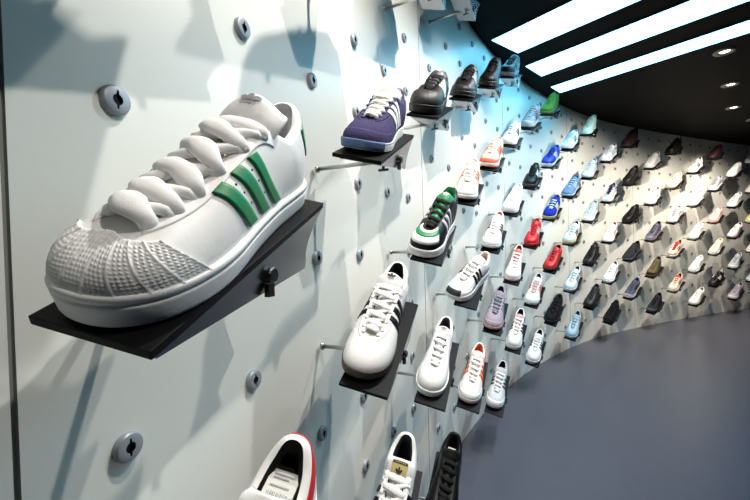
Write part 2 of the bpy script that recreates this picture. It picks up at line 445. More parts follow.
class Last:
    def __init__(s, style, width=1.0):
        st = s.st = STYLES[style]
        s.S = _S * np.array([width, LEN / .295]); s.T = make_T(st)
        n = 20
        k1 = np.zeros(n); m = np.zeros(n); dz = np.zeros(n)
        half_k = [.036, .036, .036, .036, .036, .036, .035, st['toe_h'] + .003, st['toe_h'] + .001, st['toe_h'], st['toe_h']]
        half_m = [.004, .005, .007, .008, .013, .017, .020, .026, .038, .047, st['toe_m']]
        half_z = [-.030, -.028, -.022, -.018, -.012, -.006, -.001, 0, st['toe_dz'] * .6, st['toe_dz'], st['toe_dz']]
        for a in range(11):
            for b in {a, (20 - a) % 20}: k1[b], m[b], dz[b] = half_k[a], half_m[a], half_z[a]
        s.k1, s.m, s.dz = k1, m, dz
    def ground(s, y):
        t = np.clip((-y - .055) / .093, 0, 1)
        return s.st['spring'] * t * t
    def ztop(s, y):
        t = np.clip((y + .1475) / .295, 0, 1); t = t * t * (3 - 2 * t)
        return s.st['sole_t'] * (1 - t) + s.st['sole_h'] * t + s.ground(y)
    def surf(s, u, v):
        u, v = np.broadcast_arrays(np.asarray(u, float), np.asarray(v, float))
        S2 = crs(s.S, u); T = crs(s.T, u)
        cen = np.stack([np.zeros_like(u), np.clip(S2[..., 1], -.09, .10)], -1)
        S2 = cen + (S2 - cen) * 0.955
        S = np.concatenate([S2, (s.ztop(S2[..., 1]) - .005)[..., None]], -1)
        out = S2 - T[..., :2]; L = np.linalg.norm(out, axis=-1, keepdims=True) + 1e-9; out = out / L
        rad = S2 - cen; rad = rad / (np.linalg.norm(rad, axis=-1, keepdims=True) + 1e-9)
        k1 = crs(s.k1, u)[..., None]; m = crs(s.m, u)[..., None]; dz = crs(s.dz, u)[..., None]
        P1 = S + np.concatenate([rad * .005, k1], -1)
        P2 = T + np.concatenate([out * m, dz], -1)
        v = v[..., None]
        return (1 - v) ** 3 * S + 3 * v * (1 - v) ** 2 * P1 + 3 * v * v * (1 - v) * P2 + v ** 3 * T
    def normal(s, u, v):
        e = 1e-3; v = np.asarray(v, float)
        a = s.surf(u + e, v) - s.surf(u - e, v)
        b = s.surf(u, np.clip(v + e, 0, 1)) - s.surf(u, np.clip(v - e, 0, 1))
        n = np.cross(a, b); n /= np.linalg.norm(n, axis=-1, keepdims=True) + 1e-12
        # outward
        c = s.surf(u, v) - np.array([0, 0.0, .035]); c[..., 1] *= .3
        sg = np.sign((n * c).sum(-1, keepdims=True)); return n * sg
def patch(geo, last, ufun, na, nb, off, base=-0.001, m=0, bump=None):
    """raised patch on the upper; ufun(a,b)->(u,v) with a,b in 0..1"""
    a, b = np.meshgrid(np.linspace(0, 1, na), np.linspace(0, 1, nb), indexing='ij')
    u, v = ufun(a, b); v = np.clip(v, 0, 1)
    p = last.surf(u, v); n = last.normal(u, v)
    h = np.full(a.shape, off)
    if bump is not None: h = h + bump(a, b, u, v)
    top = p + n * h[..., None]
    # border ring dropped into the surface
    A = np.concatenate([[0], np.arange(na), [na - 1]]); B = np.concatenate([[0], np.arange(nb), [nb - 1]])
    full = top[A][:, B].copy(); low = (p + n * base)[A][:, B]
    for arr in (np.s_[0, :], np.s_[-1, :], np.s_[:, 0], np.s_[:, -1]): full[arr] = low[arr]
    geo.add(full.reshape(-1, 3), grid_faces(na + 2, nb + 2), m)
MESHES = {}
def shoe_meshes(style, det, feats):
    """dict part name -> (verts, faces, face materials); built once per style / detail / features"""
    key = (style, det, tuple(sorted(feats)))
    if key in MESHES: return MESHES[key]
    L = Last(style); st = L.st; parts = {}
    NU, NV = {0: (44, 8), 1: (80, 14), 2: (160, 26)}[det]
    # --- sole
    u = np.linspace(0, 20, NU, endpoint=False)
    S2 = crs(L.S, u); cen = np.stack([0 * u, np.clip(S2[:, 1], -.09, .10)], 1); rad = S2 - cen; rl = np.linalg.norm(rad, axis=1, keepdims=True); rad = rad / rl
    zt, gr = L.ztop(S2[:, 1]), L.ground(S2[:, 1])
    def ring(off, frac, dz=0): return np.concatenate([S2 + rad * off, (gr + (zt - gr) * frac + dz)[:, None]], 1)
    fl = st['flare']
    def loft(rings, cap0=True, cap1=False, m=0):
        g = Geo(); v = np.concatenate(rings); n = len(u)
        f = grid_faces(len(rings), n, False, True)
        if cap0: f.append(tuple(range(n)))
        if cap1: f.append(tuple(range((len(rings) - 1) * n, len(rings) * n)))
        g.add(v, f, m); return g
    if st.get('two'):
        wob = .003 * np.sin(S2[:, 1] * 52)
        def ringw(off, frac): r = ring(off, frac); r[:, 2] += wob * (0.6 if frac > .3 else .3); return r
        parts['outsole'] = loft([ring(-.010, 0), ring(-.002, 0), ring(fl * .7, .04), ring(fl * .9, .25), ring(-.001, .27)], True, True)
        parts['midsole'] = loft([ring(-.004, .24), ring(fl * .6, .26), ring(fl, .40), ring(fl * .3, .66), ringw(fl * .5, .82), ringw(0, .98), ringw(-.004, 1.02), ringw(-.010, .95)], True, False)
    else:
        # low wall with a stitched groove under the top edge
        parts['sole'] = loft([ring(-.008, 0), ring(-.002, 0), ring(0, .03), ring(fl * .3, .12), ring(fl * .8, .60), ring(fl * .85, .70), ring(fl * .4, .725), ring(fl * .4, .755), ring(fl * .95, .78), ring(fl, .93), ring(fl * .6, 1.0), ring(-.003, 1.02), ring(-.009, .97)], True, False)
    if 'toewrap' in feats:
        sel = np.linspace(7.7, 12.3, 40); w2 = crs(L.S, sel); c2 = np.stack([0 * sel, np.clip(w2[:, 1], -.09, .10)], 1); r2_ = w2 - c2; r2_ /= np.linalg.norm(r2_, axis=1, keepdims=True)
        z2, g2 = L.ztop(w2[:, 1]), L.ground(w2[:, 1])
        def wr(off, fr): return np.concatenate([w2 + r2_ * off, (g2 + (z2 - g2) * fr)[:, None]], 1)
        rr_ = np.stack([wr(-.002, .05), wr(.0012, .08), wr(.0025, .5), wr(.0030, .95), wr(.0020, 1.10), wr(-.004, 1.12)], 1)
        g = Geo(); g.add(rr_.reshape(-1, 3), grid_faces(40, 6)); parts['toe_wrap'] = g
    # --- upper
    uu, vv = np.meshgrid(u, np.linspace(0, 1, NV), indexing='ij')
    P = L.surf(uu, vv)
    T = crs(L.T, u); out = S2 - T[:, :2]; out /= np.linalg.norm(out, axis=1, keepdims=True) + 1e-9
    tc = np.stack([0 * u, np.clip(T[:, 1], -.02, .11)], 1); inn = tc - T[:, :2]; il = np.linalg.norm(inn, axis=1, keepdims=True); inn = inn / (il + 1e-9)
    back = np.clip((T[:, 1] - .01) / .05, 0, 1)[:, None]      # padded collar only round the ankle
    def tring(i, dz): return np.concatenate([T[:, :2] + inn * np.minimum(i, il * .6), T[:, 2:] + dz], 1)
    pad = 0.0012 + 0.0036 * back
    r1 = tring(pad * .8, pad * .9); r2 = tring(pad * 2, pad * .8)
    up = np.concatenate([P, r1[:, None], r2[:, None]], 1)
    g = Geo(); g.add(up.reshape(-1, 3), grid_faces(NU, NV + 2, True, False)); parts['upper'] = g
    r3 = tring(pad * 3, -.002 - .004 * back); r4 = tring(.0085 + 0 * back, -.016 - .012 * back)
    zi = np.maximum(L.ztop(T[:, 1]) + .006, .02)
    r5 = np.concatenate([T[:, :2] + inn * np.minimum(.009, il * .6), zi[:, None]], 1)
    g = loft([r2, r3, r4, r5], False, True); parts['lining'] = g
    # --- tongue
    nt, nw = (10, 7) if det == 0 else (22, 13)
    zf = L.T[10, 2]; z5 = L.T[5, 2]
    tl = st.get('tl', 1.0)
    yf = L.T[10, 1]
    tp = np.array([(yf - .004, zf - .006), (yf + .008, zf - .001), (yf + (.022 - yf) * .38, zf + (z5 - zf) * .42), (.022, z5 - .006), (.042, z5 + .010), (.056, z5 + .019), (.063, z5 + .023)])
    tw = np.array([.007, .010, .016, .022, .027, .0275, .021]) * st.get('tw', 1.0)
    tp[4:, 1] += st.get('tz', 0) * np.array([.6, 1, 1])
    k = np.linspace(0, 6, nt); c = crs(tp, k, False); w = crs(tw, k, False)
    x = np.linspace(-1, 1, nw)
    top = np.zeros((nt, nw, 3))
    for a in range(nt):
        arch = .007 + .010 * (a / nt)
        top[a, :, 0] = x * w[a]; top[a, :, 1] = c[a, 0] + .010 * (x ** 2) * (a / nt); top[a, :, 2] = c[a, 1] - arch * x ** 2
    th = .006
    bot = top.copy(); bot[:, :, 2] -= th * (1 - .6 * np.abs(x)[None] ** 4); bot[:, :, 1] += th * .8
    mid = (top + bot) / 2; ee = np.concatenate([mid[:, :1] * [1.05, 1, 1], top, mid[:, -1:] * [1.05, 1, 1], bot[:, ::-1]], 1)
    q = ee.shape[1]
    g = Geo(); g.add(ee.reshape(-1, 3), grid_faces(nt, q, False, True) + [tuple(range(q)), tuple(range((nt - 1) * q, nt * q))]); parts['tongue'] = g
    def on_tongue(xf, kf, lift=0.0):
        c1 = crs(tp, np.asarray(kf, float), False); w1 = crs(tw, np.asarray(kf, float), False); fr = np.asarray(kf) / 6
        ar = .007 + .010 * fr
        c2 = crs(tp, np.asarray(kf, float) + .02, False); tdir = c2 - c1; tdir /= np.linalg.norm(tdir, axis=-1, keepdims=True)
        xx = np.asarray(xf) * w1
        return np.stack([xx, c1[..., 0] + .010 * np.asarray(xf) ** 2 * fr - tdir[..., 1] * lift, c1[..., 1] - ar * np.asarray(xf) ** 2 + tdir[..., 0] * lift], -1)
    # --- laces
    hero = 'fatlace' in feats
    LV = .82 if hero else .90
    lw, lh = ((.0185, .0082) if hero else (.0135, .0036))
    if det == 2 and not hero: lw, lh = .0135, .0042
    rows = 6 if det else 5
    g = Geo()
    ks = np.linspace(4.95, 8.5, rows)
    ns = {0: 5, 1: 9, 2: 17}[det]
    for r_, uk in enumerate(ks):
        step = (ks[1] - ks[0])
        for side in ((1, -1) if det == 2 else (1,)):
            ua = uk; ub = max(uk - step * ((.70 if hero else .30) if side > 0 else .9) * (1 if det else 0), 4.8)
            a = L.surf(np.array([ua if side > 0 else 20 - ua]), np.array([LV]))[0]; na = L.normal(np.array([ua if side > 0 else 20 - ua]), np.array([.90]))[0]
            b = L.surf(np.array([20 - ub if side > 0 else ub]), np.array([LV + .02]))[0]; nb = L.normal(np.array([20 - ub if side > 0 else ub]), np.array([.92]))[0]
            t = np.linspace(0, 1, ns)[:, None]
            lift = ((.0056 if det == 2 else .0036) if side > 0 else .0022) * (1.5 if hero else 1.0)
            pts = a * (1 - t) + b * t + np.array([0, 0, 1]) * (np.sin(np.pi * t) ** .7) * lift + (na * (1 - t) + nb * t) * .0032
            # clear the tongue crown
            yk = np.interp(pts[:, 1], tp[:, 0], np.arange(7)); cr = crs(tp, yk, False)[:, 1] - (.007 + .010 * yk / 6) * np.clip(np.abs(pts[:, 0]) / crs(tw, yk, False), 0, 1) ** 2
            pts[:, 2] = np.maximum(pts[:, 2], cr + lh * .45)
            pts[0] -= na * .005; pts[-1] -= nb * .005
            wv = lw * (.72 + .36 * np.sin(np.pi * t[:, 0])) * (1 if side > 0 else .62)
            if hero: wv = wv * (1 + .10 * np.sin(t[:, 0] * 9 + r_ * 2.1)); pts[:, 1] += .0022 * np.sin(t[:, 0] * 5 + r_ * 1.7 + side)
            nrm = (na * (1 - t) + nb * t) * .6 + np.array([0, -.3, 1.0]); 
            sweep(g, pts, wv, lh, {0: 6, 1: 8, 2: 12}[det], nrm / np.linalg.norm(nrm, axis=1, keepdims=True))
    parts['laces'] = g
    if det == 2:
        if hero:
            for k_ in (0, 1):
                g = Geo()
                for a_ in (.30, .52, .74):
                    v_ = .102 + .592 * a_; uu_ = (3.95 + .58 * k_ + .46) * (1 - a_) + (5.22 + .58 * k_ + .45) * a_
                    U = np.array([uu_]); a = L.surf(U, np.array([v_]))[0]; n = L.normal(U, np.array([v_]))[0]
                    g.cyl(a - n * .001, a + n * .0004, .0011, 8)
                parts['perforations@%d' % k_] = g
        for uk in ks:
            for s_ in (1, -1):
                g = Geo()
                U = np.array([uk if s_ > 0 else 20 - uk]); a = L.surf(U, np.array([.86]))[0]; n = L.normal(U, np.array([.86]))[0]
                g.cyl(a - n * .001, a + n * .0032, .0042, 12, bev=.0008)
                parts['eyelet@%d' % len(parts)] = g
    # --- overlays
    nn = {0: (8, 4), 1: (16, 6), 2: (36, 12)}[det]
    if 'stripes' in feats:
        for s_ in (1, -1):
            g = Geo()
            for k_ in range(3):
                def fu(a, b, k_=k_, s_=s_):
                    v = .15 + st.get('sv', 0) * .6 + (.64 + st.get('sv', 0) * .6) * a
                    u0 = (3.95 + .58 * k_) * (1 - a) + (5.22 + .58 * k_) * a
                    wv = .34 * (1 - a) + .32 * a
                    uu_ = u0 + wv * b; return (uu_ if s_ > 0 else 20 - uu_), v
                patch(g, L, fu, nn[0], max(3, nn[1] // 2), .0019 if det else .0014)
            parts['side_stripes' if s_ > 0 else 'side_stripes@1'] = g
    if 'shelltoe' in feats:
        g = Geo(); na, nb = {0: (20, 8), 1: (40, 14), 2: (150, 56)}[det]
        def fu(a, b):
            vmax = .72 - .14 * np.abs(2 * a - 1) ** 2
            return 10 + (a - .5) * 2 * (3.15 - 1.25 * b), .02 + vmax * b
        def bp(a, b, u, v):
            h = 0 * a
            rid = np.abs((a * 9) % 1 - .5)                     # nine shell fields divided by ridges
            h = h + .0010 * np.exp(-((rid - .5) / .055) ** 2)
            if det == 2:
                fld = np.floor(a * 9)
                row = b * 15
                cellu = a * 9 * (1 + 3.0 * (1 - b) + 2.2)
                dots = np.clip(np.cos(2 * np.pi * (cellu + .5 * (np.floor(row) % 2))) , 0, 1) * np.clip(np.cos(2 * np.pi * (row % 1 - .5)) * .5 + .5, 0, 1)
                band = np.clip((b - .13) / .03, 0, 1) * np.clip((.97 - b) / .03, 0, 1)
                h = h + .0011 * dots * band * np.clip((.5 - rid - .06) / .05, 0, 1) - .0003 * band
                h = h + .0008 * np.exp(-((b - .10) / .02) ** 2)
            return h
        patch(g, L, fu, na, nb, .0022, bump=bp)
        parts['toe_cap'] = g
    if 'overlay' in feats:
        g = Geo()
        def fu(a, b):
            return 6.6 + 6.8 * a, .02 + (.36 + .10 * np.cos((a - .5) * 2 * np.pi)) * b
        patch(g, L, fu, nn[0] * 2, nn[1], .0012); parts['toe_overlay'] = g
    if 'vamp' in feats:
        g = Geo()
        patch(g, L, lambda a, b: (7.6 + 4.8 * a, .26 + .54 * b), nn[0], nn[1], .0014); parts['vamp_panel'] = g
    if 'vampband' in feats:
        g = Geo()
        patch(g, L, lambda a, b: (7.6 + 4.8 * a, .54 + .16 * b), nn[0], nn[1], .0026); parts['vamp_band'] = g
    if 'toebumper' in feats:
        g = Geo()
        patch(g, L, lambda a, b: (8.6 + 2.8 * a, .0 + .42 * b), nn[0], nn[1], .0030); parts['toe_bumper'] = g
    if 'heel' in feats:
        g = Geo()
        patch(g, L, lambda a, b: (-1.9 + 3.8 * a, .58 + .38 * b - .10 * np.abs(2 * a - 1) ** 2 * (1 - b)), nn[0], nn[1], .0016); parts['heel_tab'] = g
    if 'collar' in feats:
        g = Geo()
        patch(g, L, lambda a, b: (-4.2 + 8.4 * a if 'collarside' not in feats else -.5 + 4.6 * a, .76 + .24 * b), nn[0] * 2, nn[1], .0016); parts['collar_band'] = g
    if 'sidepanel' in feats:
        for s_ in (1, -1):
            g = Geo()
            patch(g, L, lambda a, b, s_=s_: ((3.2 + 1.4 * b + .5 * a if s_ > 0 else 20 - (3.2 + 1.4 * b + .5 * a)), .08 + .55 * a), nn[0], nn[1], .0013)
            patch(g, L, lambda a, b, s_=s_: ((5.6 + .5 * b + .4 * a if s_ > 0 else 20 - (5.6 + .5 * b + .4 * a)), .08 + .66 * a), nn[0], nn[1], .0013)
            parts['side_panel' if s_ > 0 else 'side_panel@1'] = g
    if 'eyestay' in feats or det == 2:
        for s_ in (1, -1):
            g = Geo()
            patch(g, L, lambda a, b, s_=s_: ((4.35 + 4.35 * a if s_ > 0 else 20 - (4.35 + 4.35 * a)), (.76 - .10 * np.sin(np.pi * a) ** 2) * (1 - b) + .985 * b), nn[0] * 2, nn[1], .0011)
            parts['eyestay' if s_ > 0 else 'eyestay@1'] = g
    if 'goldlabel' in feats or 'leaf' in feats:
        g = Geo()
        if 'goldlabel' in feats:
            v = [on_tongue(xf, kf, .0008) for kf in np.linspace(3.35, 5.35, 7) for xf in np.linspace(-.62, .62, 7)]
            g.add(v, grid_faces(7, 7), 0)
            lift = .0013; kc = 3.85; ink = 1
            v = [on_tongue(xf, k2, lift) for k2 in (4.85, 5.08, 5.30) for xf in np.linspace(-.58, .58, 7)]; g.add(v, grid_faces(3, 7), 1)
            for q_ in range(6):                                   # small gold lettering on the dark band
                v = [on_tongue(-.42 + .15 * q_ + xf, k2, lift + .0005) for k2 in (5.0, 5.16) for xf in (0, .09)]; g.add(v, grid_faces(2, 2), 0)
        else:
            lift = .0012; kc = 4.75; ink = 0
        S_ = .36 if 'goldlabel' in feats else .50
        for ang, ln in ((0, 1.0), (.82, .9), (-.82, .9)):       # three leaves
            t = np.linspace(0, 2 * np.pi, 14, endpoint=False)
            lx = .21 * np.sin(t) * (1 - .3 * np.cos(t)); ly = .58 - .46 * np.cos(t)
            px = (lx * math.cos(ang) + ly * ln * math.sin(ang)) * S_; py = (-lx * math.sin(ang) + ly * ln * math.cos(ang)) * S_ * 1.15
            v = [on_tongue(px_, kc + py_ * 1.5, lift) for px_, py_ in zip(px, py)]; g.add(v, [tuple(range(14))], ink)
        for q_ in (-.10, -.22, -.34):
            v = [on_tongue(x_, kc + q_ * S_ * 1.6 + z_, lift) for z_ in (-.02, .02) for x_ in np.linspace(-.5 * S_, .5 * S_, 5)]; g.add(v, grid_faces(2, 5), ink)
        parts['tongue_label'] = g
    if 'insolelabel' in feats:
        g = Geo(); 
        def ip(x_, y_, z_): return (x_, y_, z_)
        zi0 = L.ztop(np.array([.08]))[0] + .044
        g.add([(-.017, .058, zi0 + .012), (.017, .058, zi0 + .012), (.017, .112, zi0 + .012), (-.017, .112, zi0 + .012)], [(0, 1, 2, 3)], 0)
        z2 = zi0 + .0126
        for yy, xa, xb in ((.106, -.012, .012), (.102, -.012, .006), (.0935, -.012, .010), (.064, -.010, .010)):
            g.add([(xa, yy, z2), (xb, yy, z2), (xb, yy + .0018, z2), (xa, yy + .0018, z2)], [(0, 1, 2, 3)], 1)
        x_ = -.012
        rr = random.Random(3)
        while x_ < .010:
            w_ = rr.choice([.0006, .0010, .0016]); g.add([(x_, .070, z2), (x_ + w_, .070, z2), (x_ + w_, .088, z2), (x_, .088, z2)], [(0, 1, 2, 3)], 1); x_ += w_ + rr.choice([.0008, .0013])
        g.box((0, .085, zi0 + .009), (.019, .032, .0028), m=2)
        parts['price_sticker'] = g
    if 'whitetag' in feats:
        g = Geo(); zi0 = L.ztop(np.array([.08]))[0] + .046
        g.box((0, .088, zi0), (.012, .015, .002)); g.box((0, .088, zi0 - .012), (.010, .013, .010), m=0); parts['paper_tag'] = g
    MESHES[key] = {k_: (g_.v, g_.f, g_.m) for k_, g_ in parts.items()}
    return MESHES[key]
PROTO = {}
def place_shoe(i, j, style, feats, colors, label, group, det, yaw=0.0, shift=(0, 0), scale=1.0, material=leather):
    c, R, p, d, n = shelf_frame(i, j)
    cy, sy = math.cos(yaw), math.sin(yaw)
    Rz = np.array([[cy, -sy, 0], [sy, cy, 0], [0, 0, 1]])
    R2 = (R @ Rz) * scale
    r = empty('sneaker', c + R @ np.array([shift[0], shift[1], 0.0004]), R2)
    parts = shoe_meshes(style, det, feats)
    C = colors; up = C['up']
    cm = dict(upper=material(up), sole=rubber(C.get('so', 'white')), outsole=rubber(C.get('ou', 'black')), midsole=rubber(C.get('so', 'white')), lining=fabric(C.get('li', 'dgrey')),
        tongue=fabric(C.get('to', up)) if material is not leather else leather(C.get('to', up)), laces=lace(C.get('la', 'white')), side_stripes=leather(C.get('st', 'black')),
        toe_cap=rubber(C.get('ov', up)), toe_overlay=material(C.get('ov', up)), vamp_panel=leather(C.get('vp', 'white')), vamp_band=leather(C.get('vb', 'green')), toe_wrap=suede(C.get('tw', 'steel')), toe_bumper=rubber(C.get('tb', 'black')),
        heel_tab=leather(C.get('ht', up)), collar_band=leather(C.get('cb', 'red')), side_panel=leather(C.get('sp', 'grey')), eyestay=material(C.get('ey', up)), perforations=rubber('dgrey'), eyelet=rubber(C.get('el', up)))
    pk = (style, det, tuple(sorted(feats)))
    if pk not in PROTO:
        PROTO[pk] = {}
        for nm, (v, f, fm) in parts.items():
            if nm == 'tongue_label': ms = [M_GOLD, M_INK] if 'goldlabel' in feats else [rubber('white') if C.get('leafc') == 'white' else M_INK if C.get('leafc') == 'ink' else M_INKG]
            elif nm == 'price_sticker': ms = [M_LABELW, M_INKG, fabric('black')]
            elif nm == 'paper_tag': ms = [M_LABELW]
            else: ms = [cm[nm.split('@')[0]]]
            flat = nm in ('tongue_label', 'price_sticker', 'paper_tag')
            o = new_obj(nm.split('@')[0], v, f, None, r, not flat, ms, fm)
            PROTO[pk][nm] = o
    else:
        for nm, o0 in PROTO[pk].items():
            o = o0.copy(); o.parent = r; COL.objects.link(o)
            if nm.split('@')[0] in cm:
                o.material_slots[0].link = 'OBJECT'; o.material_slots[0].material = cm[nm.split('@')[0]]
    tag(r, label, 'sneaker', group)
    return r

